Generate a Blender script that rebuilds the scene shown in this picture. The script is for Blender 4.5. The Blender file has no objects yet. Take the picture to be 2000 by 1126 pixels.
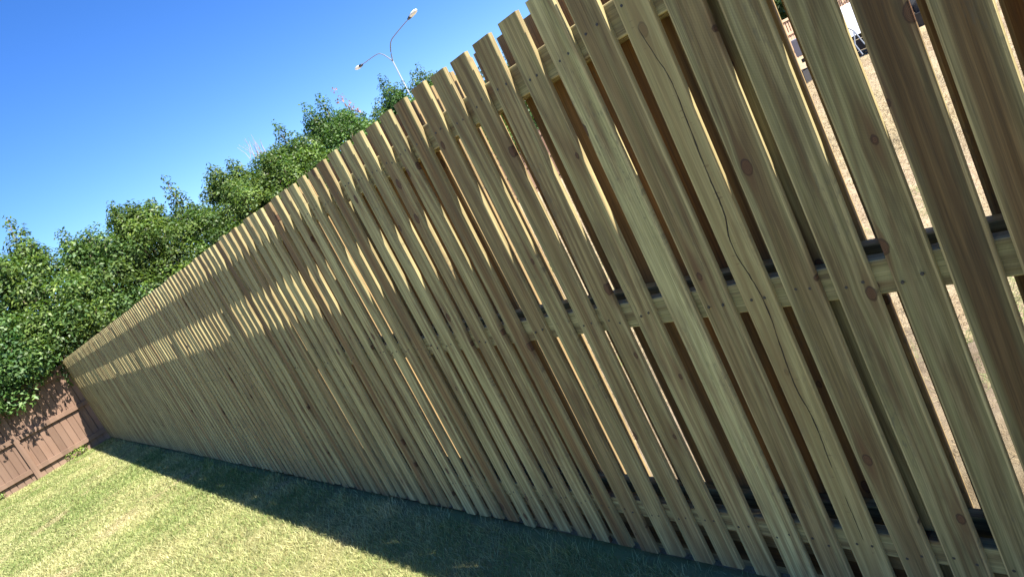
import bpy, bmesh, math, random
import numpy as np
from mathutils import Vector, Matrix

S = bpy.context.scene
COL = S.collection
R = math.radians

# ------------------------------------------------------------------ camera
cam_d = bpy.data.cameras.new('camera')
cam = bpy.data.objects.new('camera', cam_d)
COL.objects.link(cam)
yaw, pit, roll = R(53.42464637), R(-10.11607877), R(-26.77274496)
fw = Vector((-math.sin(yaw) * math.cos(pit), math.cos(yaw) * math.cos(pit), math.sin(pit)))
rt = Vector((math.cos(yaw), math.sin(yaw), 0))
up = rt.cross(fw)
r2 = math.cos(roll) * rt + math.sin(roll) * up
u2 = -math.sin(roll) * rt + math.cos(roll) * up
CAM = Vector((0.0, -1.36065103, 1.48922534))
cam.matrix_world = Matrix(((r2.x, u2.x, -fw.x, CAM.x), (r2.y, u2.y, -fw.y, CAM.y),
                           (r2.z, u2.z, -fw.z, CAM.z), (0, 0, 0, 1)))
cam_d.sensor_width = 36
cam_d.lens = 36 * 1339.2855 / 2000
cam_d.clip_start = 0.05
cam_d.clip_end = 3000
S.camera = cam

# ------------------------------------------------------------------ light
SUN = Vector((0.72, 0.214, 1.0)).normalized()          # towards the sun
EL = math.asin(SUN.z)
W = bpy.data.worlds.new('World')
S.world = W
W.use_nodes = True
wn = W.node_tree.nodes
sky = wn.new('ShaderNodeTexSky')
sky.sky_type = 'NISHITA'
sky.sun_disc = False
sky.sun_elevation = EL
sky.sun_rotation = math.atan2(SUN.x, SUN.y)
sky.air_density = 1.0
sky.dust_density = 0.0
sky.ozone_density = 3.0
sky.altitude = 1500
wn['Background'].inputs['Strength'].default_value = 0.084
hs = wn.new('ShaderNodeHueSaturation')               # a deep, clean blue winter sky
hs.inputs['Saturation'].default_value = 1.3
hs.inputs['Hue'].default_value = .513
W.node_tree.links.new(sky.outputs[0], hs.inputs['Color'])
W.node_tree.links.new(hs.outputs[0], wn['Background'].inputs['Color'])
sun_d = bpy.data.lights.new('sun', 'SUN')
sun_d.energy = 5.0
sun_d.angle = R(0.5)
sun_d.color = (1.0, 0.95, 0.86)
sun = bpy.data.objects.new('sun', sun_d)
COL.objects.link(sun)
sun.rotation_euler = (-SUN).to_track_quat('-Z', 'Y').to_euler()
sun.location = (20, 5, 25)
S.view_settings.view_transform = 'Standard'
S.view_settings.look = 'None'
S.view_settings.gamma = 1
S.view_settings.exposure = 1.6
S.cycles.max_bounces = 10
S.cycles.diffuse_bounces = 4
S.cycles.use_denoising = True

rng = np.random.default_rng(7)
random.seed(7)


# ------------------------------------------------------------------ helpers
def tag(o, label=None, cat=None, group=None, kind=None):
    if label: o['label'] = label
    if cat: o['category'] = cat
    if group: o['group'] = group
    if kind: o['kind'] = kind
    return o


def empty(name, loc=(0, 0, 0), rz=0):
    o = bpy.data.objects.new(name, None)
    COL.objects.link(o)
    o.location = loc
    o.rotation_euler = (0, 0, rz)
    o.empty_display_size = 0.2
    return o


class MB:
    """collects shapes and links them as one mesh object"""
    def __init__(s):
        s.v, s.f, s.m = [], [], []
        s.a = {}

    def add(s, v, f, mat=0, **attrs):
        n = len(s.v)
        s.v += [tuple(p) for p in v]
        s.f += [tuple(i + n for i in q) for q in f]
        s.m += [mat] * len(f)
        for k, val in attrs.items():
            s.a.setdefault(k, [(0, 0, 0)] * n)
            s.a[k] += [tuple(p) for p in val]
        for k in s.a:
            if len(s.a[k]) < len(s.v):
                s.a[k] += [(0, 0, 0)] * (len(s.v) - len(s.a[k]))
        return s

    def box(s, lo, hi, mat=0, bev=0.0):
        x0, y0, z0 = lo
        x1, y1, z1 = hi
        if bev <= 0:
            v = [(x, y, z) for z in (z0, z1) for y in (y0, y1) for x in (x0, x1)]
            f = [(0, 2, 3, 1), (4, 5, 7, 6), (0, 1, 5, 4), (2, 6, 7, 3), (0, 4, 6, 2), (1, 3, 7, 5)]
            return s.add(v, f, mat)
        bm = bmesh.new()
        bmesh.ops.create_cube(bm, size=1)
        for p in bm.verts:
            p.co = Vector(((x0 + x1) / 2 + p.co.x * (x1 - x0), (y0 + y1) / 2 + p.co.y * (y1 - y0), (z0 + z1) / 2 + p.co.z * (z1 - z0)))
        bmesh.ops.bevel(bm, geom=bm.edges[:], offset=bev, segments=2, affect='EDGES', profile=.5)
        bm.verts.index_update()
        s.add([p.co[:] for p in bm.verts], [[q.index for q in f.verts] for f in bm.faces], mat)
        bm.free()
        return s

    def tube(s, pts, rad, n=8, mat=0):
        pts = [Vector(p) for p in pts]
        rad = rad if isinstance(rad, (list, tuple)) else [rad] * len(pts)
        v, f = [], []
        for i, p in enumerate(pts):
            d = (pts[min(i + 1, len(pts) - 1)] - pts[max(i - 1, 0)]).normalized()
            a = d.cross(Vector((0, 0, 1)) if abs(d.z) < .9 else Vector((1, 0, 0))).normalized()
            b = d.cross(a)
            for k in range(n):
                t = 2 * math.pi * k / n
                v.append(p + (a * math.cos(t) + b * math.sin(t)) * rad[i])
        for i in range(len(pts) - 1):
            for k in range(n):
                f.append((i * n + k, i * n + (k + 1) % n, (i + 1) * n + (k + 1) % n, (i + 1) * n + k))
        f.append(tuple(range(n - 1, -1, -1)))
        f.append(tuple((len(pts) - 1) * n + k for k in range(n)))
        return s.add(v, f, mat)

    def build(s, name, mats, parent=None, smooth=False):
        me = bpy.data.meshes.new(name)
        me.from_pydata(s.v, [], s.f)
        mats = mats if isinstance(mats, (list, tuple)) else [mats]
        for m in mats:
            me.materials.append(m)
        me.polygons.foreach_set('material_index', np.array(s.m, dtype=np.int32))
        if smooth:
            me.polygons.foreach_set('use_smooth', np.ones(len(s.f), dtype=bool))
        for k, val in s.a.items():
            at = me.attributes.new(k, 'FLOAT_VECTOR', 'POINT')
            at.data.foreach_set('vector', np.array(val, dtype=np.float32).ravel())
        me.update()
        o = bpy.data.objects.new(name, me)
        COL.objects.link(o)
        if parent:
            o.parent = parent
        return o


def np_mesh(name, V, F, mat, attr=None, parent=None, smooth=False):
    """fast mesh from numpy: V (n,3), F (m,k)"""
    me = bpy.data.meshes.new(name)
    m, k = F.shape
    me.vertices.add(len(V))
    me.vertices.foreach_set('co', V.astype(np.float32).ravel())
    me.loops.add(m * k)
    me.loops.foreach_set('vertex_index', F.astype(np.int32).ravel())
    me.polygons.add(m)
    me.polygons.foreach_set('loop_start', np.arange(0, m * k, k, dtype=np.int32))
    me.polygons.foreach_set('loop_total', np.full(m, k, dtype=np.int32))
    if smooth:
        me.polygons.foreach_set('use_smooth', np.ones(m, dtype=bool))
    for kk, val in (attr or {}).items():
        at = me.attributes.new(kk, 'FLOAT_VECTOR', 'POINT')
        at.data.foreach_set('vector', val.astype(np.float32).ravel())
    me.update(calc_edges=True)
    me.validate()
    me.materials.append(mat)
    o = bpy.data.objects.new(name, me)
    COL.objects.link(o)
    if parent:
        o.parent = parent
    return o


# ------------------------------------------------------------------ node helpers
class NT:
    def __init__(s, name):
        s.mat = bpy.data.materials.new(name)
        s.mat.use_nodes = True
        s.t = s.mat.node_tree
        s.t.nodes.clear()
        s.out = s.t.nodes.new('ShaderNodeOutputMaterial')

    def n(s, typ, **kw):
        nd = s.t.nodes.new(typ)
        for k, v in kw.items():
            setattr(nd, k, v)
        return nd

    def put(s, sock, v):
        if isinstance(v, bpy.types.NodeSocket):
            s.t.links.new(v, sock)
        elif v is not None:
            if hasattr(sock.default_value, '__len__') and not hasattr(v, '__len__'):
                v = [v] * len(sock.default_value)
            if hasattr(v, '__len__') and len(v) == 3 and len(sock.default_value) == 4:
                v = (*v, 1)
            sock.default_value = v

    def m(s, op, a, b=None, c=None, clamp=False):
        nd = s.n('ShaderNodeMath', operation=op, use_clamp=clamp)
        for i, v in enumerate((a, b, c)):
            if v is not None:
                s.put(nd.inputs[i], v)
        return nd.outputs[0]

    def vec(s, x=0, y=0, z=0):
        nd = s.n('ShaderNodeCombineXYZ')
        for i, v in enumerate((x, y, z)):
            s.put(nd.inputs[i], v)
        return nd.outputs[0]

    def sep(s, v):
        nd = s.n('ShaderNodeSeparateXYZ')
        s.put(nd.inputs[0], v)
        return nd.outputs

    def attr(s, name):
        nd = s.n('ShaderNodeAttribute', attribute_type='GEOMETRY', attribute_name=name)
        return nd.outputs['Vector']

    def noise(s, vec, scale=1, detail=2, rough=.5, dist=0):
        nd = s.n('ShaderNodeTexNoise')
        s.put(nd.inputs['Vector'], vec)
        s.put(nd.inputs['Scale'], scale)
        s.put(nd.inputs['Detail'], detail)
        s.put(nd.inputs['Roughness'], rough)
        s.put(nd.inputs['Distortion'], dist)
        return nd.outputs['Fac']

    def ss(s, v, lo, hi, a=0, b=1):
        nd = s.n('ShaderNodeMapRange', interpolation_type='SMOOTHSTEP')
        for k, q in zip(('Value', 'From Min', 'From Max', 'To Min', 'To Max'), (v, lo, hi, a, b)):
            s.put(nd.inputs[k], q)
        return nd.outputs[0]

    def mix(s, f, a, b, mode='MIX'):
        nd = s.n('ShaderNodeMix', data_type='RGBA', blend_type=mode)
        s.put(nd.inputs[0], f)
        s.put(nd.inputs[6], a)
        s.put(nd.inputs[7], b)
        return nd.outputs[2]

    def obj(s):
        return s.n('ShaderNodeTexCoord').outputs['Object']

    def bump(s, h, strength, dist):
        nd = s.n('ShaderNodeBump')
        s.put(nd.inputs['Height'], h)
        s.put(nd.inputs['Strength'], strength)
        s.put(nd.inputs['Distance'], dist)
        return nd.outputs[0]

    def pbr(s, col, rough=.6, metal=0, normal=None, spec=None):
        nd = s.n('ShaderNodeBsdfPrincipled')
        s.put(nd.inputs['Base Color'], col)
        s.put(nd.inputs['Roughness'], rough)
        s.put(nd.inputs['Metallic'], metal)
        if spec is not None:
            s.put(nd.inputs['Specular IOR Level'], spec)
        if normal is not None:
            s.put(nd.inputs['Normal'], normal)
        return nd.outputs[0]

    def done(s, sh):
        s.t.links.new(sh, s.out.inputs['Surface'])
        return s.mat


def plain(name, col, rough=.6, metal=0, var=.25, sc=12):
    t = NT(name)
    n = t.noise(t.obj(), sc, 4)
    c = t.mix(n, [x * (1 - var) for x in col], [min(1, x * (1 + var)) for x in col])
    return t.done(t.pbr(c, t.ss(n, .2, .8, rough * .85, min(1, rough * 1.15)), metal))


def wood(name, crack=False, gap_shade=False):
    """treated pine: greenish sapwood, brown heartwood, growth rings, knots.  'tex' = metres across, deep, along; 'bd' = seed, tone, light"""
    t = NT(name)
    x, y, z = t.sep(t.attr('tex'))
    seed, tone, light = t.sep(t.attr('bd'))
    zs = t.m('MULTIPLY_ADD', seed, 53.7, z)
    xs = t.m('MULTIPLY_ADD', seed, 17.3, x)
    # knots
    vo = t.n('ShaderNodeTexVoronoi', voronoi_dimensions='2D')
    t.put(vo.inputs['Vector'], t.vec(t.m('DIVIDE', xs, .07), t.m('DIVIDE', zs, .36)))
    t.put(vo.inputs['Scale'], 1)
    t.put(vo.inputs['Randomness'], .85)
    px, pz, _ = t.sep(vo.outputs['Position'])
    cr = t.sep(vo.outputs['Color'])[0]
    dx = t.m('SUBTRACT', xs, t.m('MULTIPLY', px, .07))
    dz = t.m('SUBTRACT', zs, t.m('MULTIPLY', pz, .36))
    kr = t.m('MULTIPLY_ADD', cr, .030, -.0175)
    d = t.m('SQRT', t.m('ADD', t.m('MULTIPLY', dx, dx), t.m('POWER', t.m('DIVIDE', t.m('ABSOLUTE', dz), 1.5), 2)))
    d = t.m('ADD', d, t.m('MULTIPLY_ADD', t.noise(t.vec(xs, 0, zs), 130, 2), .004, -.002))
    knot = t.ss(t.m('SUBTRACT', d, kr), -.002, .0015, 1, 0)
    ring = t.ss(t.m('ABSOLUTE', t.m('SUBTRACT', d, kr)), .0005, .0025, 1, 0)
    has = t.ss(kr, -.001, .004)
    halo = t.m('MULTIPLY', has, t.m('EXPONENT', t.m('MULTIPLY', -1, t.m('ADD', t.m('POWER', t.m('DIVIDE', t.m('ABSOLUTE', dx), .011), 2), t.m('POWER', t.m('DIVIDE', t.m('ABSOLUTE', dz), .085), 2)))))
    w = t.m('MULTIPLY', t.m('DIVIDE', dx, t.m('ADD', t.m('ABSOLUTE', dx), .006)), t.m('EXPONENT', t.m('MULTIPLY', -1, t.m('POWER', t.m('DIVIDE', t.m('ABSOLUTE', dz), .05), 2))))
    w = t.m('MULTIPLY', w, t.m('MULTIPLY', t.m('MAXIMUM', kr, 0), t.m('EXPONENT', t.m('DIVIDE', t.m('ABSOLUTE', dx), -.03))))
    xg = t.m('SUBTRACT', xs, w)
    # grain
    s91 = t.m('MULTIPLY', seed, 91)
    n1 = t.noise(t.vec(t.m('MULTIPLY', xg, 7), s91, t.m('MULTIPLY', zs, .5)), 1, 2)
    ph = t.m('ADD', t.m('MULTIPLY', n1, 8), t.m('ADD', t.m('MULTIPLY', xg, 26), t.m('MULTIPLY', y, 40)))
    rings = t.m('MULTIPLY_ADD', t.m('SINE', t.m('MULTIPLY', ph, 6.283)), .5, .5)
    rings = t.m('POWER', rings, 1.6)
    fib = t.noise(t.vec(t.m('MULTIPLY', xg, 330), t.m('MULTIPLY', y, 330), t.m('MULTIPLY', zs, 6)), 1, 3, .6)
    fib2 = t.noise(t.vec(t.m('MULTIPLY', xg, 75), t.m('MULTIPLY', y, 75), t.m('MULTIPLY', zs, 1.6)), 1, 3, .6)
    blot = t.noise(t.vec(t.m('MULTIPLY', xs, 16), s91, t.m('MULTIPLY', zs, 2.6)), 1, 5, .62)
    hn = t.noise(t.vec(t.m('MULTIPLY', xg, 13), t.m('MULTIPLY', seed, 37), t.m('MULTIPLY', zs, .28)), 1, 1)
    # heart band keeps to the middle of the face, the sap edges stay green
    mid = t.ss(t.m('ABSOLUTE', t.m('ADD', x, t.m('MULTIPLY_ADD', hn, .06, -.03))), .014, .036, 1, 0)
    heart = t.m('MULTIPLY', t.m('ADD', t.m('MULTIPLY', mid, .75), t.ss(hn, .45, .62, 0, .4)), t.ss(tone, .15, .95, 0, 1.0), clamp=True)
    heart = t.m('ADD', heart, t.m('MULTIPLY', tone, .28), clamp=True)
    gr_ = ((.245, .225, .10), (.385, .352, .175)) if not gap_shade else ((.175, .098, .036), (.27, .165, .064))
    br_ = ((.125, .071, .027), (.25, .16, .068)) if not gap_shade else ((.205, .092, .027), (.32, .158, .048))  # rear board colours carry the gap shade and its orange bounce glow
    f2 = t.ss(fib2, .3, .7)
    green = t.mix(f2, *gr_)
    brown = t.mix(f2, *br_)
    c = t.mix(heart, green, brown)
    c = t.mix(t.ss(blot, .50, .68, 0, .62), c, (.12, .085, .045))
    c = t.mix(t.ss(blot, .36, .22, 0, .35), c, (.38, .36, .22))
    c = t.mix(t.m('MULTIPLY', rings, t.ss(blot, .3, .65, .3, .66)), c, (.13, .076, .034))
    edge = t.ss(t.m('ABSOLUTE', x), .0362, .0385)                # yellow sapwood edges, lightened in colour so the sunlit strips read brighter
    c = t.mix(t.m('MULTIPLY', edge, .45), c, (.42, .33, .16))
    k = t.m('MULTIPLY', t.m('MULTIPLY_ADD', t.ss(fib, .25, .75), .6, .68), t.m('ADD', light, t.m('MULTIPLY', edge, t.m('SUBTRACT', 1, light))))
    # faint saw marks and grey mould specks in patches
    saw = t.m('SINE', t.m('ADD', t.m('MULTIPLY', z, 1050), t.m('MULTIPLY', x, 420)))
    sawm = t.ss(t.noise(t.vec(t.m('MULTIPLY', xs, 9), s91, t.m('MULTIPLY', zs, 1.3)), 1, 2), .5, .64)
    k = t.m('MULTIPLY', k, t.m('MULTIPLY_ADD', t.m('MULTIPLY', saw, sawm), .03, 1))
    c = t.mix(1, c, t.vec(k, k, k), 'MULTIPLY')
    sp = t.noise(t.vec(t.m('MULTIPLY', xs, 120), s91, t.m('MULTIPLY', zs, 34)), 1, 3, .7)
    spm = t.ss(t.noise(t.vec(t.m('MULTIPLY', xs, 8), t.m('MULTIPLY', seed, 13), t.m('MULTIPLY', zs, 1.9)), 1, 2), .48, .66)
    c = t.mix(t.m('MULTIPLY', t.m('MULTIPLY', t.ss(sp, .52, .68), spm), .5), c, (.075, .07, .055))
    c = t.mix(t.m('MULTIPLY', halo, .75), c, (.11, .055, .026))
    c = t.mix(t.m('MULTIPLY', knot, .9), c, t.mix(t.ss(t.m('SINE', t.m('MULTIPLY', d, 2600)), -.5, .8), (.060, .030, .017), (.115, .055, .028)))
    c = t.mix(t.m('MULTIPLY', t.m('MULTIPLY', ring, has), .7), c, (.04, .022, .014))
    h = t.m('ADD', t.m('MULTIPLY', fib, .6), t.m('ADD', t.m('MULTIPLY', rings, .5), t.m('MULTIPLY', knot, .6)))
    if crack:
        def curve(pts):
            fc = t.n('ShaderNodeFloatCurve')
            cv = fc.mapping.curves[0]
            cv.points[0].location = (0, pts[0][1])
            cv.points[1].location = (1, pts[-1][1])
            for q in pts:
                cv.points.new(*q)
            for q in cv.points:
                q.handle_type = 'AUTO'
            fc.mapping.update()
            t.put(fc.inputs['Value'], t.m('DIVIDE', z, 1.8))
            return fc.outputs[0]
        path = ((.10, -.958), (.228, -.9592), (.333, -.9587), (.421, -.9606), (.558, -.9558), (.664, -.9653), (.774, -.9593), (.893, -.9516),
                (.973, -.9605), (1.049, -.9712), (1.142, -.9551), (1.229, -.9547), (1.393, -.9486), (1.455, -.9466), (1.53, -.9587), (1.63, -.975), (1.75, -.98))
        cc = t.m('MULTIPLY_ADD', curve([(zz / 1.8, .5 + (xx + .964) * 6) for zz, xx in path]), 1 / 6, -.5 / 6)
        cc = t.m('ADD', cc, t.m('MULTIPLY_ADD', t.noise(t.vec(0, 9.1, z), 45, 2), .003, -.0015))
        cw = t.m('MULTIPLY', curve([(zz / 1.8, ww) for zz, ww in ((.16, 0), (.2, .3), (.28, .5), (.34, .12), (.38, .0), (.43, .5), (.6, .8), (.8, .85), (1.0, .75), (1.15, .9), (1.3, .8), (1.45, .6), (1.58, .35), (1.66, .0), (1.7, 0))]), t.m('MULTIPLY_ADD', t.ss(t.noise(t.vec(0, 4, z), 14, 3), .3, .7), .0018, .0009))
        da = t.m('ABSOLUTE', t.m('SUBTRACT', x, cc))
        cm = t.m('MULTIPLY', t.ss(t.m('SUBTRACT', da, cw), -.0006, .0008, 1, 0), t.ss(cw, .0002, .0006))
        # short cross checks beside the split
        xc = t.noise(t.vec(t.m('MULTIPLY', x, 25), 0, t.m('MULTIPLY', z, 130)), 1, 2)
        xm = t.m('MULTIPLY', t.ss(xc, .63, .69), t.ss(da, .02, .008))
        c = t.mix(.3, c, (.36, .28, .115))
        c = t.mix(t.m('MULTIPLY', xm, .5), c, (.13, .08, .04))
        c = t.mix(cm, c, (.02, .012, .008))
        h = t.m('SUBTRACT', h, t.m('MULTIPLY', cm, 4))
    rough = t.ss(fib, .2, .8, .62, .86)
    return t.done(t.pbr(c, rough, 0, t.bump(h, .5, .0018), .3))


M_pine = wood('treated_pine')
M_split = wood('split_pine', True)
M_back = wood('gap_shaded_pine', False, True)  # darker, orange copy of the pine with gap shade and glow painted in
M_nail = plain('nail_steel', (.045, .042, .042), .6, .4)


def brown_paint():
    t = NT('brown_fence_paint')
    o = t.obj()
    x, y, z = t.sep(o)
    n = t.noise(t.vec(t.m('MULTIPLY', x, 30), t.m('MULTIPLY', y, 30), t.m('MULTIPLY', z, 1.6)), 1, 4, .6)
    b = t.noise(o, 1.7, 4)
    c = t.mix(n, (.150, .090, .061), (.222, .140, .098))
    c = t.mix(t.ss(b, .35, .7, 0, .45), c, (.205, .138, .10))
    c = t.mix(t.ss(z, .22, -.05, 0, .35), c, (.30, .22, .16))
    wn_ = t.n('ShaderNodeTexWhiteNoise', noise_dimensions='1D')     # each paling took the paint a little differently
    t.put(wn_.inputs['W'], t.m('FLOOR', t.m('DIVIDE', t.m('ADD', y, 1.35), .126316)))
    kk = t.m('MULTIPLY_ADD', wn_.outputs['Value'], .34, .83)
    c = t.mix(1, c, t.vec(kk, kk, kk), 'MULTIPLY')
    return t.done(t.pbr(c, .75, 0, t.bump(n, .5, .004), .2))


M_brown = brown_paint()


def soil(name, cols, sc, bump=.03):
    t = NT(name)
    o = t.obj()
    a = t.noise(o, sc, 8, .7)
    b = t.noise(o, sc * .13, 4)
    f = t.noise(o, sc * 23, 5, .75)
    c = t.mix(t.ss(a, .3, .7), cols[0], cols[1])
    c = t.mix(t.ss(b, .4, .65), c, cols[2])
    c = t.mix(t.ss(f, .5, .8, 0, .8), c, cols[3])
    return t.done(t.pbr(c, .95, 0, t.bump(t.m('ADD', a, t.m('MULTIPLY', f, .5)), .8, bump), .1))


M_dry = soil('dry_paddock', ((.30, .225, .145), (.43, .34, .23), (.36, .30, .18), (.16, .115, .07)), 3.2)
M_dirt = soil('turned_dirt', ((.19, .148, .10), (.32, .255, .175), (.25, .20, .125), (.075, .056, .038)), 9)
M_lawn = soil('lawn_soil', ((.19, .18, .075), (.28, .25, .11), (.24, .25, .09), (.10, .10, .045)), 9, .01)


def blade_mat(name, transl=.35):
    t = NT(name)
    c = t.attr('tint')
    d = t.pbr(c, .6, 0, None, .25)
    tr = t.n('ShaderNodeBsdfTranslucent')
    t.put(tr.inputs[0], c)
    mx = t.n('ShaderNodeMixShader')
    t.put(mx.inputs[0], transl)
    t.t.links.new(d, mx.inputs[1])
    t.t.links.new(tr.outputs[0], mx.inputs[2])
    return t.done(mx.outputs[0])


M_blade = blade_mat('grass_blade')


def leaf_mat(name, gloss=.48):
    t = NT(name)
    c = t.attr('tint')
    d = t.pbr(c, gloss, 0, None, .35)
    tr = t.n('ShaderNodeBsdfTranslucent')
    t.put(tr.inputs[0], t.mix(1, c, (1.5, 1.7, .7), 'MULTIPLY'))
    mx = t.n('ShaderNodeMixShader')
    t.put(mx.inputs[0], .28)
    t.t.links.new(d, mx.inputs[1])
    t.t.links.new(tr.outputs[0], mx.inputs[2])
    return t.done(mx.outputs[0])


M_leaf = leaf_mat('tree_leaf')
M_bark = plain('tree_bark', (.17, .125, .09), .9, 0, .5, 9)
M_galv = plain('galvanised_steel', (.20, .225, .26), .5, .15, .12, 20)
M_white = plain('white_sheet', (.80, .81, .82), .45, 0, .05, 5)
M_black = plain('black_rubber', (.025, .025, .028), .7, 0, .3, 20)
M_grey = plain('grey_panel', (.30, .29, .30), .5, 0, .12, 8)
M_dark = plain('dark_car_paint', (.035, .04, .05), .25, .2, .1, 6)
M_glass = plain('dark_glass', (.02, .025, .03), .08, 0, .1, 4)
M_lens = plain('lamp_lens', (.75, .76, .74), .2, 0, .05, 10)
M_tan = plain('tan_timber', (.50, .33, .22), .75, 0, .15, 20)


# ------------------------------------------------------------------ ground
def sheet(name, x0, x1, y0, y1, nx, ny, z, mat, amp=0, fn=None):
    gx, gy = np.meshgrid(np.linspace(x0, x1, nx), np.linspace(y0, y1, ny), indexing='ij')
    zz = np.full_like(gx, z)
    if amp:
        for k in range(5):
            fx, fy = rng.normal(0, 1.2 * 1.9 ** k * .5, 2)
            zz += amp * .6 ** k * np.sin(gx * fx + gy * fy + rng.uniform(0, 6))
    if fn is not None:
        zz += fn(gx, gy)
    V = np.stack([gx, gy, zz], -1).reshape(-1, 3)
    i = np.arange(nx * ny).reshape(nx, ny)
    F = np.stack([i[:-1, :-1], i[1:, :-1], i[1:, 1:], i[:-1, 1:]], -1).reshape(-1, 4)
    o = np_mesh(name, V, F, mat, smooth=True)
    tag(o, kind='structure')
    return o


sheet('ground', -700, 700, -700, 700, 3, 3, -.10, M_dry)
sheet('lawn', -16.72, 6, -7, .03, 220, 70, -.035, M_lawn, .004)
sheet('dry_paddock', -16.64, 8, .03, 26, 300, 300, -.035, M_dry, .006)


def lumps(gx, gy):
    a = np.zeros_like(gx)
    for k in range(26):
        fx, fy = rng.normal(0, 1, 2) * rng.uniform(8, 55)
        a += .015 * np.sin(gx * fx + gy * fy + rng.uniform(0, 6)) * (12 / (abs(fx) + abs(fy) + 8))
    e = np.clip((gy - .1) / .15, 0, 1) * np.clip((1.75 - gy) / .5, 0, 1)
    return (a + .022) * e - .012 * (1 - e)


sheet('bare_soil', -16.5, 4, .06, 1.95, 900, 90, -.028, M_dirt, 0, lumps)

# ------------------------------------------------------------------ new pine fence
H = 1.8


def section(w, t, rf, n=3):
    pts = []
    rb = min(rf, .0015)                                          # arrises are eased more on the face side
    for cx, cy, a0, r in ((w / 2 - rf, -t / 2 + rf, -90, rf), (w / 2 - rb, t / 2 - rb, 0, rb), (-w / 2 + rb, t / 2 - rb, 90, rb), (-w / 2 + rf, -t / 2 + rf, 180, rf)):
        for k in range(n + 1):
            a = R(a0 + 90 * k / n)
            pts.append((cx + r * math.cos(a), cy + r * math.sin(a)))
    return pts


def plank(mb, M, L, w, t, r, seed, tone, light, bow=0, bow2=0, rings=9, mat=0, wob=0):
    """a rounded plank along local z, placed by matrix M"""
    sec = section(w, t, r)
    n = len(sec)
    v, tex, bd, f = [], [], [], []
    phs = random.uniform(0, 6)
    for i in range(rings):
        z = L * i / (rings - 1)
        ox = bow * math.sin(math.pi * i / (rings - 1)) + wob * math.sin(phs + z * 5.3)
        oy = bow2 * math.sin(math.pi * i / (rings - 1))
        for (x, y) in sec:
            v.append(M @ Vector((x + ox, y + oy, z)))
            tex.append((x, y, z))
            bd.append((seed, tone, light))
    for i in range(rings - 1):
        for k in range(n):
            f.append((i * n + k, i * n + (k + 1) % n, (i + 1) * n + (k + 1) % n, (i + 1) * n + k))
    f.append(tuple(range(n - 1, -1, -1)))
    f.append(tuple((rings - 1) * n + k for k in range(n)))
    mb.add(v, f, mat, tex=tex, bd=bd)


def nail(mb, x, y, z, r=.0037):
    n = 7
    v = [(x + r * math.cos(6.2832 * k / n), y, z + r * math.sin(6.2832 * k / n)) for k in range(n)]
    v += [(a, y + .003, c) for a, _, c in v]
    f = [tuple(range(n))] + [(k, k + n, (k + 1) % n + n, (k + 1) % n) for k in range(n)]
    mb.add(v, f, 1)


fence = empty('paling_fence')
tag(fence, 'new treated pine paling fence with rounded boards on both sides, tall above the lawn', 'fence')

near = [1.06, .94, .82, .705, .59, .475, .36, .245, .13, .012, -.105, -.22, -.339, -.4545, -.566, -.683, -.798, -.920, -1.04, -1.155,
        -1.272, -1.395, -1.51, -1.628, -1.748, -1.869, -1.984, -2.095, -2.213, -2.332, -2.45, -2.567, -2.682, -2.805]
rights = list(near)
while rights[-1] > -16.35:
    k = len(rights) - 33
    rights.append(-2.805 - k * .1184 + random.gauss(0, .0025))
TONE = {-.22: (.7, .66), -.339: (.7, .66), -.4545: (.95, .50), -.566: (.3, .70), -.683: (.4, .72), -.798: (.6, .74), -.920: (.35, .86), -1.04: (.5, .85),
        -1.155: (.0, 1.12), -1.272: (.5, .98), -1.395: (.5, .9), -1.51: (.6, .86), -1.628: (.45, .9), -1.748: (.6, .84), -1.869: (.7, .86),
        -1.984: (.35, 1.0), -2.095: (.5, .92), -2.213: (.25, 1.0), -2.332: (.15, 1.0), -2.45: (.1, 1.0), -2.567: (.85, .85), -2.682: (.4, .95),
        -2.805: (.05, 1.02)}
RAILZ = ((.139, .211), (.873, .953), (1.607, 1.694))
boards = []                                   # (front?, left, right)
for r in rights:
    w = random.uniform(.0845, .0865) if r > -1.2 else random.uniform(.0785, .0800) if r > -1.8 else random.uniform(.0750, .0775)
    tn, lt = TONE.get(r, (random.choice((0, 0, .05, .1, .15, .2, .3, .4, .5, .65, .95)), random.choice((.80, .88, .95, 1.0, 1.06, 1.12))))
    rr = r * 1.002 + .0005 if r > -1.2 else r * 1.0095 - .0015
    boards.append((0, rr - w, rr, tn, lt))
brights = []
b = -.515 + 13 * .1166
while b > -16.5:
    brights.append(b)
    b -= .1166 if b > -1.0 else .1191
for r in brights:
    r += random.gauss(0, .0045)
    boards.append((1, r - .091, r, random.uniform(.3, .95), random.uniform(.85, 1.05)))


def paling(mb, bd, nails):
    back, x0, x1, tone, light = bd
    y = .008 if not back else .158
    top = H + random.gauss(0, .0028) + (.006 if back else 0)
    base = random.uniform(-.012, .004) if not back else -.075
    M = Matrix.Translation(((x0 + x1) / 2, y, base)) @ Matrix.Rotation(random.gauss(0, .006), 4, 'Z') @ Matrix.Rotation(random.gauss(0, .0013), 4, 'Y')
    plank(mb, M, top - base, x1 - x0, .016, .0038, random.random(), tone, light, random.gauss(0, .003), random.gauss(0, .0015), 11, 0, .0008)
    if nails:
        for z0, z1 in RAILZ:
            zc = (z0 + z1) / 2 + random.uniform(-.01, .01)
            for f in (.27, .72):
                nail(mb, x0 + (x1 - x0) * (f + random.uniform(-.05, .05)), -.0006, zc + random.uniform(-.011, .011))


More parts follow.
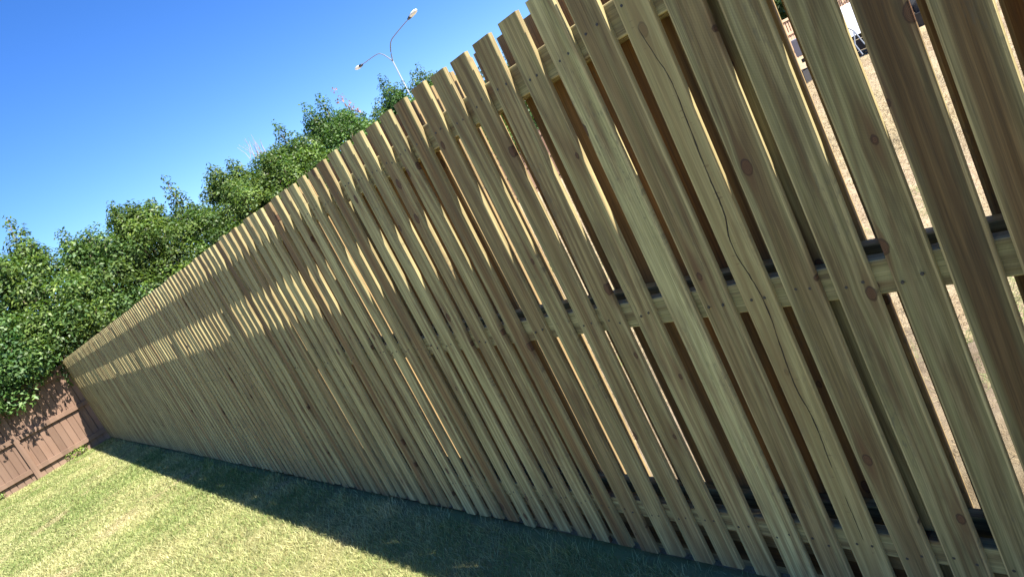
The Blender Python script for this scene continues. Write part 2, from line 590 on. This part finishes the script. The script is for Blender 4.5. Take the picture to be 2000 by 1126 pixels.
front = [q for q in boards if not q[0] and q[2] < .3]
backs = sorted([q for q in boards if q[0] and -1.9 < q[2] < .2], key=lambda q: -q[2])
indiv = front[:84] + backs[:16]
for q in indiv:
    mb = MB()
    paling(mb, q, not q[0])
    sp = abs(q[2] + .920 * 1.002 - .0005) < .001 and not q[0]
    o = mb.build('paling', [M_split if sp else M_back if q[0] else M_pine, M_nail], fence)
    if sp:
        o['label'] = 'yellowish paling with a long dark split'
rest = MB()
for q in boards:
    if q not in indiv:
        m0 = len(rest.f)
        paling(rest, q, False)
        if q[0]:
            rest.m[m0:] = [2] * (len(rest.f) - m0)
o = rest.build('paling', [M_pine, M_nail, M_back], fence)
o['kind'] = 'stuff'
for yb in (.0335, .1325):
    for z0, z1 in RAILZ:
        mb = MB()
        L = 17.9
        M = Matrix.Translation((1.27, yb, (z0 + z1) / 2)) @ Matrix.Rotation(R(-90), 4, 'Y')
        # local z runs towards -x, local x is up
        plank(mb, M, L, z1 - z0, .035, .004, random.random(), random.uniform(.1, .4), .78, 0, 0, 30)
        mb.build('rail', M_pine, fence)
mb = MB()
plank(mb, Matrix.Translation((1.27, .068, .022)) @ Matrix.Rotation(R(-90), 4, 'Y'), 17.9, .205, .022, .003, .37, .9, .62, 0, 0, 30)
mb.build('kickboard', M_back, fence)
for xp in (1.12, -.83, -2.77, -4.74, -6.60, -8.63, -10.59, -12.74, -14.71, -16.5):
    mb = MB()
    plank(mb, Matrix.Translation((xp, .083, -.09)), 1.78, .075, .0625, .003, random.random(), .3, .9)
    mb.build('post', M_pine, fence)

# ------------------------------------------------------------------ brown fence at the end of the lawn
bf = empty('paling_fence', (-16.7, 0, 0))
tag(bf, 'old brown painted paling fence with rails and posts, below the row of trees', 'fence')
bposts = [-1.35 - 2.4 * 2, -1.35 - 2.4, -1.35, 1.05, 3.45, 5.85, 8.25, 10.65, 13.05, 15.45, 17.85, 20.25]
for i in range(len(bposts) - 1):
    ya, yb = bposts[i], bposts[i + 1]
    mb = MB()
    n = 19
    pw = (yb - ya) / n
    for k in range(n):
        top = 1.745 + random.gauss(0, .004)
        yc = ya + (k + .5) * pw
        ww = pw / 2 - .006 + random.uniform(-.0015, .0015)
        xo = -.002 + random.uniform(-.002, .0)
        mb.box((xo - .014, yc - ww, -.075 + random.uniform(-.02, .02)), (xo, yc + ww, top), 0, .0025)
        mb.box((-.036, yc + pw / 2 - .03, -.08), (-.022, yc + pw / 2 + .03, top - .003), 0, .002)
    mb.build('paling_panel', M_brown, bf)
for za, zb in ((.118, .21), (.80, .892), (1.545, 1.637)):
    for i in range(len(bposts) - 1):
        mb = MB()
        mb.box((.0005, bposts[i] + .051, za), (.045, bposts[i + 1] - .051, zb), 0, .004)
        mb.build('rail', M_brown, bf)
for yp in bposts:
    mb = MB()
    mb.box((.0005, yp - .05, -.12), (.066, yp + .05, 1.72), 0, .005)
    mb.build('post', M_brown, bf)


# ------------------------------------------------------------------ grass
def visible(P, pad):
    """keeps what lies in or near the view from about here, so the blades go where they can be seen"""
    d = P - np.array(CAM)
    z = d @ np.array(fw)
    f = 1339.3
    x = f * (d @ np.array(r2)) / np.maximum(z, .05)
    y = f * (d @ np.array(u2)) / np.maximum(z, .05)
    return (z > .1) & (abs(x) < 1000 + pad) & (abs(y) < 563 + pad)


def fbm(P, s, seed):
    g = np.random.default_rng(seed)
    a = np.zeros(len(P))
    for k in range(14):
        th = g.uniform(0, 6.283)
        fr = s * 1.28 ** k
        a += 1.2 ** -k * np.sin((P[:, 0] * math.cos(th) + P[:, 1] * math.sin(th)) * fr + g.uniform(0, 6.283))
    return a / 2.6


def blades(name, P, h, w, lean, tint, mat):
    n = len(P)
    th = rng.uniform(0, 6.283, n)
    dr = np.stack([np.cos(th), np.sin(th), np.zeros(n)], -1)
    th2 = rng.uniform(0, 6.283, n)
    ld = np.stack([np.cos(th2), np.sin(th2), np.zeros(n)], -1) * (lean * h)[:, None]
    upv = np.array([0, 0, 1.])
    b0 = P - dr * w[:, None] / 2
    b1 = P + dr * w[:, None] / 2
    mdl = P + ld * .35 + upv * (h * .6)[:, None]
    m0 = mdl - dr * w[:, None] * .4
    m1 = mdl + dr * w[:, None] * .4
    tp = P + ld + upv * h[:, None]
    t0 = tp - dr * w[:, None] * .08
    t1 = tp + dr * w[:, None] * .08
    V = np.stack([b0, b1, m1, m0, t1, t0], 1).reshape(-1, 3)
    i = np.arange(n)[:, None] * 6
    F = np.concatenate([i + np.array([[0, 1, 2, 3]]), i + np.array([[3, 2, 4, 5]])], 0)
    T = np.repeat(tint, 6, 0)
    return np_mesh(name, V, F, mat, {'tint': T})


def scatter(x0, x1, y0, y1, n, z, power, pad):
    P = np.stack([rng.uniform(x0, x1, n), rng.uniform(y0, y1, n), np.full(n, z)], -1)
    d = np.linalg.norm(P - np.array(CAM), axis=1)
    keep = (rng.uniform(0, 1, n) < np.minimum(1, (2.0 / d) ** power)) & visible(P, pad)
    return P[keep], d[keep]


P, d = scatter(-16.62, -.6, -4.2, .0, 1500000, -.038, 1.0, 260)
k = (P[:, 1] < -.05 - .03 * fbm(P, 7, 41)) | (rng.uniform(0, 1, len(P)) < .25)
P, d = P[k], d[k]
n = len(P)
a = fbm(P, 1.6, 3) * .5 + .5
bq = fbm(P, 9, 5) * .5 + .5
straw = np.clip(.33 + .75 * (a - .5) + .5 * (bq - .5) + rng.normal(0, .22, n), 0, 1)
mow = np.sin(P[:, 1] * 5.2 + .15 * P[:, 0] + a * 1.5) * .5 + .5
g0, g1, st = np.array([.15, .225, .05]), np.array([.31, .375, .13]), np.array([.60, .555, .275])
tint = g0 + (g1 - g0) * rng.uniform(0, 1, n)[:, None]
tint = tint * (1 - straw[:, None]) + st * straw[:, None]
bare = np.clip((fbm(P, 2.3, 11) - .62) * 4, 0, 1) * np.clip(d / 6, 0, 1)
tint = tint * (1 - bare[:, None] * .55) + np.array([.50, .40, .25]) * bare[:, None] * .55
tint *= rng.uniform(.6, 1.3, n)[:, None]
h = rng.uniform(.014, .034, n) * (.75 + .5 * bq) * (1 - .45 * bare)
tuft = (P[:, 1] > -.16) & (fbm(P, 6, 61) > .25) & (rng.uniform(0, 1, n) < .35)
h = np.where(tuft, h * 2.3, h)
w = rng.uniform(.0018, .0034, n) * np.clip(d / 3.2, .8, 3.2)
tag(blades('lawn_grass', P, h, w, rng.uniform(.3, 1.5, n), tint, M_blade), 'short mown lawn grass, green with straw coloured patches, in front of the fence', 'grass', kind='stuff')
print('lawn blades', n)

P, d = scatter(-14, 1.0, .35, 15, 2600000, -.045, 1.1, 90)
n = len(P)
a = fbm(P, 2.2, 21) * .5 + .5
prob = np.clip((P[:, 1] - .2) / 1.8, .12, 1)
k = rng.uniform(0, 1, n) < prob
P, d, a = P[k], d[k], a[k]
n = len(P)
gr = (np.clip((fbm(P, 3.1, 33) - .35) * 3, 0, 1) * (P[:, 1] < 4.5) * (rng.uniform(0, 1, n) < .6))
tint = np.array([.50, .395, .235]) * (rng.uniform(.5, 1.15, n) * (.62 + .7 * a))[:, None]
tint = tint * (1 - gr[:, None]) + np.array([.20, .28, .09]) * rng.uniform(.7, 1.4, n)[:, None] * gr[:, None]
P[:, 2] += np.where(P[:, 1] < 1.9, .02, .004)
h = rng.uniform(.010, .036, n) * (1 + gr)
w = rng.uniform(.0016, .0032, n) * np.clip(d / 3.5, .9, 3)
tag(blades('dry_grass', P, h, w, rng.uniform(.8, 3.2, n), tint, M_blade), 'dry straw coloured grass with green tufts behind the new fence', 'grass', kind='stuff')
print('dry blades', n)

# ------------------------------------------------------------------ trees
def leaves_at(C, Rr, n_each, size, base, out=None):
    """leaf quads round clump centres C (m,3) with radii Rr"""
    m = len(C)
    cnt = np.maximum(6, (n_each * (Rr / .36) ** 2)).astype(int)
    idx = np.repeat(np.arange(m), cnt)
    n = len(idx)
    u = rng.normal(0, 1, (n, 3))
    u /= np.linalg.norm(u, axis=1)[:, None]
    rad = Rr[idx] * rng.uniform(.35, 1.08, n) ** .6
    pos = C[idx] + u * rad[:, None] * np.array([1, 1, .82])
    nrm = u * .9 + np.array([0, 0, .75]) + rng.normal(0, .45, (n, 3))
    nrm /= np.linalg.norm(nrm, axis=1)[:, None]
    dr = np.cross(nrm, rng.normal(0, 1, (n, 3)))
    dr /= np.linalg.norm(dr, axis=1)[:, None]
    dr = dr + u * .35 - np.array([0, 0, .25])
    dr /= np.linalg.norm(dr, axis=1)[:, None]
    sd = np.cross(dr, nrm)
    sd /= np.linalg.norm(sd, axis=1)[:, None]
    L = size * rng.uniform(.65, 1.3, n)[:, None]
    wd = L * rng.uniform(.20, .29, n)[:, None]
    V = np.stack([pos, pos + dr * L * .45 + sd * wd + nrm * wd * .35, pos + dr * L - nrm * L * .12, pos + dr * L * .45 - sd * wd + nrm * wd * .35], 1).reshape(-1, 3)
    ct = rng.uniform(.62, 1.3, m)[idx]
    yel = np.clip(rng.normal(.22, .22, n) + rng.normal(0, .13, m)[idx], 0, 1)[:, None]
    col = (base[0] * (1 - yel) + base[1] * yel) * ct[:, None] * rng.uniform(.75, 1.25, n)[:, None]
    return V, np.repeat(col, 4, 0)


GREEN = (np.array([.048, .098, .024]), np.array([.165, .22, .042]))


def tree(x, y, h, label, lobes=165, rx=1.75, ry=1.15, tips=(), low=.9, twigs=None, dead=None, group='trees behind the brown fence', over=0, nleaf=205, size=.088, cat='tree'):
    root = empty('leafy_tree', (x, y, -.05))
    tag(root, label, cat, group)
    C, Rr = [], []
    for _ in range(lobes):
        t = rng.uniform(0, 1) ** .9
        z = low + (h - .38 - low) * t
        prof = (1 - max(0, (t - .35) / .65) ** 2.4 * .70) * (.8 + .2 * min(1, t / .25))
        an = rng.uniform(0, 6.283)
        rr = math.sqrt(rng.uniform(.25, 1.0))
        C.append((rr * rx * prof * math.cos(an), rr * ry * prof * math.sin(an), z + rng.normal(0, .08)))
        Rr.append(rng.uniform(.32, .58) * (1 - .4 * t))
    for _ in range(over):                                       # boughs that hang over the fence
        C.append((rng.uniform(1.3, 2.15), rng.uniform(-.85, .85), rng.uniform(1.5 if y < -.5 else 2.0, 3.2)))
        Rr.append(rng.uniform(.26, .42))
    for (ty, tz, tx) in tips:                                   # leader shoots that stand above the crown
        z0 = min(h - .9, tz - .7)
        for k in range(9):
            q = k / 8
            C.append((tx + rng.normal(0, .05), ty * (.7 + .3 * q) + rng.normal(0, .06 * (1.2 - q)), z0 + (tz - .08 - z0) * q))
            Rr.append(.36 * (1 - q) ** .8 + .085)
    C, Rr = np.array(C), np.array(Rr)
    V, T = leaves_at(C, Rr, nleaf, size, GREEN)
    T = T * rng.uniform(.82, 1.15) * np.array([rng.uniform(.85, 1.07), 1, rng.uniform(.8, 1.2)])
    F = np.arange(len(V)).reshape(-1, 4)
    np_mesh('crown', V, F, M_leaf, {'tint': T}, root)
    mb = MB()
    pts = [Vector((0, 0, 0))]
    for k in range(1, 7):
        pts.append(Vector((rng.normal(0, .05), rng.normal(0, .05), k * (h - .8) / 6)))
    mb.tube(pts, [.10, .09, .078, .064, .05, .034, .016], 8)
    for k in range(0, len(C), 3):
        c = Vector(C[k])
        s = Vector((0, 0, max(.5, c.z * .62)))
        md = s.lerp(c, .5) + Vector((0, 0, .06))
        mb.tube([s, md, c], [.026, .017, .005], 5)
    mb.build('trunk', M_bark, root, True)
    if twigs:
        mb = MB()
        for _ in range(14):
            b0 = Vector((rng.normal(0, .12), twigs[0] + rng.normal(0, .12), twigs[1] - .55))
            e0 = b0 + Vector((rng.normal(0, .12), rng.normal(0, .16), rng.uniform(.35, .62)))
            mb.tube([b0, b0.lerp(e0, .5) + Vector((rng.normal(0, .03), rng.normal(0, .03), 0)), e0], [.009, .006, .003], 4)
        mb.build('bare_twigs', plain('grey_twig', (.33, .28, .25), .9, 0, .2), root)
    if dead is not None:
        a0, a1 = np.array(dead[0]), np.array(dead[1])
        cc = np.array([a0 + (a1 - a0) * q + rng.normal(0, .05, 3) for q in np.linspace(0, 1, 9)])
        V, T = leaves_at(cc, np.linspace(.19, .10, 9), 85, .08, (np.array([.26, .10, .045]), np.array([.42, .21, .09])))
        oo = np_mesh('dead_sprig', V, np.arange(len(V)).reshape(-1, 4), M_leaf, {'tint': T}, root)
        oo['label'] = 'dry reddish brown sprig'
    return root


TX = -18.35
tree(TX, -4.3, 4.7, 'green leafy tree partly cut off by the left edge, behind the brown fence', tips=((.2, 4.8, 0),), over=50)
tree(TX, -2.7, 4.5, 'bushy green tree overhanging the brown fence beside its post', tips=((.3, 4.7, 0),), lobes=170, low=1.2, over=62)
tree(TX, -1.2, 4.6, 'bushy green tree whose low leaves hang down in front of the brown fence', tips=((-.3, 4.9, 0),), lobes=175, low=1.2, over=62)
tree(TX, .45, 4.75, 'green tree with loose pointed top, behind the corner of both fences', tips=((.3, 5.25, .1), (-.35, 4.9, 0)), over=34)
tree(TX, 1.75, 4.45, 'lower rounded green tree beside a notch of sky, behind the new fence far end', tips=((-.25, 4.6, 0), (.1, 4.3, .2)), lobes=140)
tree(TX, 3.0, 4.65, 'broad green tree with ragged yellowish top leaves, right of the sky notch', tips=((-.3, 4.75, .1), (.1, 4.6, .1), (.55, 4.5, 0)))
tree(TX, 4.1, 4.2, 'green tree with one slim spire standing above its crown', tips=((.05, 4.9, 0),), lobes=140)
tree(TX, 5.45, 4.65, 'dense green tree between the slim spire and the bare grey twigs', tips=((-.2, 4.75, .1), (.4, 4.75, 0)))
tree(TX, 6.75, 4.75, 'green tree with bare grey twigs sticking out of its top', tips=((.3, 4.6, 0),), twigs=(-.1, 5.05))
tree(TX, 7.65, 4.75, 'tall pointed green tree right of the bare grey twigs', tips=((-.2, 5.25, .1), (.2, 4.8, 0)))
tree(TX, 8.95, 5.2, 'tall green tree with a dry reddish sprig at its top', tips=((-.4, 5.45, 0), (.1, 5.55, .1), (.75, 4.9, 0)),
     dead=((.2, .95, 4.55), (.2, .55, 5.42)))
tree(TX, 10.2, 4.55, 'lower green tree in the dip left of the street lamp', tips=((-.1, 4.65, 0), (.4, 4.6, .1)), lobes=140)
tree(TX, 11.45, 5.1, 'conical green tree standing below the street lamp arms', tips=((-.05, 5.5, 0),), ry=.9)
tree(TX, 12.75, 4.95, 'green tree in front of the street lamp pole', tips=((-.25, 5.25, 0), (.12, 5.4, .1), (.5, 5.1, 0)))
tree(TX, 13.7, 4.75, 'green tree just right of the lamp pole, behind the rising fence top', tips=((-.2, 5.0, 0), (.3, 4.8, 0)))
tree(TX, 15.2, 4.3, 'green tree glimpsed between the fence boards, over the brown fence', tips=((0, 4.7, 0),))
tree(TX, 16.9, 4.5, 'thin topped green tree seen in the narrow gap at the top of the boards', tips=((0, 5.2, 0),))
tree(-14.5, 25.5, 3.6, 'far green bushy tree over the tan picket fence, seen through the boards', lobes=80, rx=2.2, ry=1.8, size=.13, group=None)
tree(-11.5, 25.8, 3.2, 'far low green tree over the tan picket fence, behind the white trailer', lobes=80, rx=2.2, ry=1.8, size=.13, group=None)


# weeds at the foot of the brown fence
def weed(x, y, label, n, r, size):
    root = empty('weed', (x, y, -.03))
    tag(root, label, 'weed', 'weeds along the brown fence')
    C = np.stack([rng.uniform(-.05, .05, n), rng.uniform(-r, r, n), rng.uniform(.04, .16, n)], -1)
    V, T = leaves_at(C, np.full(n, .07), 420, size, (np.array([.16, .24, .05]), np.array([.34, .36, .10])))
    np_mesh('foliage', V, np.arange(len(V)).reshape(-1, 4), M_leaf, {'tint': T}, root)
    mb = MB()
    for c in C:
        mb.tube([(c[0] * .3, c[1] * .7, 0), (c[0], c[1], c[2])], [.005, .003], 4)
    mb.build('stem', M_bark, root)


weed(-16.57, -.72, 'pale green leafy weed clump under the bottom rail of the brown fence', 9, .17, .05)
weed(-16.57, -.52, 'tall thin weed climbing past the bottom rail beside the fence shadow', 5, .05, .05)
weed(-16.57, -2.02, 'small bright green weed at the left edge by the brown fence', 5, .08, .055)

# ------------------------------------------------------------------ street lamp
lamp = empty('street_lamp', (-26, 17.7, -.05))
tag(lamp, 'tall pale steel street lamp with two curved arms, beyond the trees', 'street lamp')
fk = Vector((-26, 17.7, 7.40)) - Vector((-26, 17.7, -.05))
mb = MB()
mb.tube([(.25, -.12, 0), (.12, -.06, 3.6), fk], [.065, .046, .030], 12)
mb.build('pole', M_galv, lamp, True)


def ray(px, py, X):
    d = fw + r2 * ((px - 1000) / 1339.2855) - u2 * ((py - 563) / 1339.2855)
    return CAM + d * ((X - CAM.x) / d.x) - Vector((-26, 17.7, -.05))


# both arms leave the fork in one vertical plane along the road and rise to the same height
AR = ((ray(763, 98, -25.8), ray(764, 80, -25.4), ray(775, 64, -24.8), ray(797, 38, -23.9)),
      (ray(757, 112, -26.3), ray(746, 106, -26.7), ray(735, 107, -27.3), ray(708, 126, -28.6)))
for pts in AR:
    P0 = [fk] + list(pts)
    sm = []
    for i in range(len(P0) - 1):                                # Catmull-Rom through the bend
        a0, a1, a2, a3 = P0[max(i - 1, 0)], P0[i], P0[i + 1], P0[min(i + 2, len(P0) - 1)]
        for k in range(6):
            t = k / 6
            sm.append(.5 * ((2 * a1) + (a2 - a0) * t + (2 * a0 - 5 * a1 + 4 * a2 - a3) * t * t + (3 * a1 - a0 - 3 * a2 + a3) * t ** 3))
    sm.append(P0[-1])
    mb = MB()
    mb.tube(sm, [.029 - .010 * i / (len(sm) - 1) for i in range(len(sm))], 10)
    mb.build('arm', M_galv, lamp, True)
    d = (P0[-1] - P0[-2])
    d.normalize()
    sd = d.cross(Vector((0, 0, 1))).normalized()
    u = sd.cross(d)
    prof = ((0, .04, .05), (.10, .07, .06), (.22, .11, .075), (.42, .15, .085), (.58, .12, .07), (.66, .04, .03))
    for nm, mt, lo, hi in (('lamp_head', M_dark, 0, 3), ('lens', M_lens, 2, 6)):
        v, f = [], []
        pr = prof[lo:hi]
        nn = 10
        for (l, w_, h_) in pr:
            for k in range(nn):
                an = 6.2832 * k / nn
                g = 1.0 if nm == 'lamp_head' else .97
                v.append(P0[-1] + d * l + sd * math.cos(an) * w_ * g + u * math.sin(an) * h_ * g)
        for i in range(len(pr) - 1):
            for k in range(nn):
                f.append((i * nn + k, i * nn + (k + 1) % nn, (i + 1) * nn + (k + 1) % nn, (i + 1) * nn + k))
        f.append(tuple(range(nn - 1, -1, -1)))
        f.append(tuple((len(pr) - 1) * nn + k for k in range(nn)))
        mb = MB()
        mb.add(v, f)
        oo = mb.build(nm, mt, lamp if nm == 'lamp_head' else head, True)
        if nm == 'lamp_head':
            head = oo

# ------------------------------------------------------------------ things in the paddock behind
pf = empty('picket_fence', (-14.5, 17.0, 0), R(60))
tag(pf, 'far tan picket fence with narrow slats beyond the paddock', 'fence')
for i in range(12):
    xa = i * 1.6
    mb = MB()
    for k in range(16):
        mb.box((xa + k * .1 + .006, -.02, -.05), (xa + k * .1 + .074, 0, 1.22), 0, .003)
    mb.build('slat_panel', M_tan, pf)
for z in (.25, .78, 1.24):
    mb = MB()
    mb.box((0, -.062, z), (19.2, -.021, z + .085), 0, .004)
    mb.build('rail', M_tan, pf)
for i in range(9):
    mb = MB()
    mb.box((i * 2.4, -.162, -.1), (.1 + i * 2.4, -.063, 1.34), 0, .006)
    mb.build('post', M_tan, pf)


def wheel(x, y, r, wdt, parent):
    prof = ((.45, -.5), (.92, -.5), (1, -.38), (1, .38), (.92, .5), (.45, .5))
    n = 24
    v, f = [], []
    for (rr, t) in prof:
        for k in range(n):
            a_ = 6.2832 * k / n
            v.append((x + r * rr * math.cos(a_), y + t * wdt, r + r * rr * math.sin(a_)))
    m_ = len(prof)
    for i in range(m_):
        for k in range(n):
            f.append((i * n + k, i * n + (k + 1) % n, ((i + 1) % m_) * n + (k + 1) % n, ((i + 1) % m_) * n + k))
    mb = MB()
    mb.add(v, f)
    ty = mb.build('wheel', M_black, parent)
    mb = MB()
    mb.tube([(x, y - wdt * .35, r), (x, y + wdt * .35, r)], r * .5, 16)
    mb.build('rim', M_galv, ty)


tr = empty('box_trailer', (-6.75, 14.75, -.035))
tag(tr, 'box trailer with sloping white cover, grey end and black wheels, seen through the boards', 'trailer')
mb = MB()
pv = [(xx, yy, zz) for xx in (-.15, 1.05) for yy, zz in ((-.36, .46), (.18, 1.07), (1.1, 1.09), (1.1, .46))]
mb.add(pv, [(0, 1, 2, 3), (7, 6, 5, 4), (0, 4, 5, 1), (1, 5, 6, 2), (2, 6, 7, 3), (3, 7, 4, 0)])
mb.build('body', M_white, tr)
mb = MB()
mb.box((-.95, -.30, .52), (-.16, 1.05, .92), 0, .02)
mb.build('end_panel', M_grey, tr)
mb = MB()
mb.box((-.9, -.25, .36), (1.0, 1.0, .445), 0, .01)
mb.box((-.1, -.28, .12), (.95, -.2, .35), 0, .01)
mb.build('chassis', M_black, tr)
wheel(-.55, -.22, .27, .18, tr)
wheel(.75, -.32, .25, .18, tr)
mb = MB()
mb.tube([(.02, -.38, .93), (.2, -.40, .82), (.42, -.42, .56), (.40, -.55, .3), (.5, -.62, .05)], .016, 8)
mb.tube([(.42, -.42, .56), (.56, -.5, .22)], .014, 8)
mb.build('drawbar', M_galv, tr)

car = empty('parked_car', (-4.9, 16.0, -.035))
tag(car, 'dark parked car behind the trailer, glimpsed in the gap beside the brown board', 'car')
mb = MB()
side = [(-1.0, .30), (-1.02, .62), (-.85, .80), (-.35, .86), (.05, 1.22), (1.2, 1.26), (1.75, .92), (2.35, .86), (2.4, .4), (2.3, .30)]
v = [(x_, yy, z_) for yy in (-.2, 1.3) for x_, z_ in side]
nn = len(side)
f = [tuple(range(nn)), tuple(range(2 * nn - 1, nn - 1, -1))] + [(i, i + nn, (i + 1) % nn + nn, (i + 1) % nn) for i in range(nn)]
mb.add(v, f)
mb.build('body', M_dark, car)
mb = MB()
v = [(x_, -.206, z_) for x_, z_ in ((-.22, .90), (.10, 1.17), (1.15, 1.2), (1.55, .93))]
mb.add(v + [(a_, -.19, c_) for a_, _, c_ in v], [(0, 1, 2, 3), (4, 5, 6, 7), (0, 4, 5, 1), (1, 5, 6, 2), (2, 6, 7, 3), (3, 7, 4, 0)])
mb.build('window', M_glass, car)
wheel(-.45, -.14, .31, .2, car)
wheel(1.7, -.14, .31, .2, car)

for (x_, y_, lab) in ((-7.33, 13.5, 'small black crate on the dry grass in front of the grey trailer end'),
                      (-5.62, 15.6, 'black crate on the dry grass in front of the dark car')):
    bx = empty('crate', (x_, y_, -.035))
    tag(bx, lab, 'crate', 'black crates on the paddock')
    mb = MB()
    sx = .17 if y_ < 14 else .22
    mb.box((-sx, -.15, 0), (sx, .15, .02), 0, .004)
    for a_, b_ in (((-sx, -.15, .021), (sx, -.135, .27)), ((-sx, .135, .021), (sx, .15, .27)), ((-sx, -.134, .021), (-sx + .015, .134, .27)), ((sx - .015, -.134, .021), (sx, .134, .27))):
        mb.box(a_, b_, 0, .003)
    mb.build('tub', M_black, bx)
    mb = MB()
    mb.box((-sx - .015, -.165, .271), (sx + .015, -.12, .295), 0, .004)
    mb.box((-sx - .015, .12, .271), (sx + .015, .165, .295), 0, .004)
    mb.build('rim', M_black, bx)
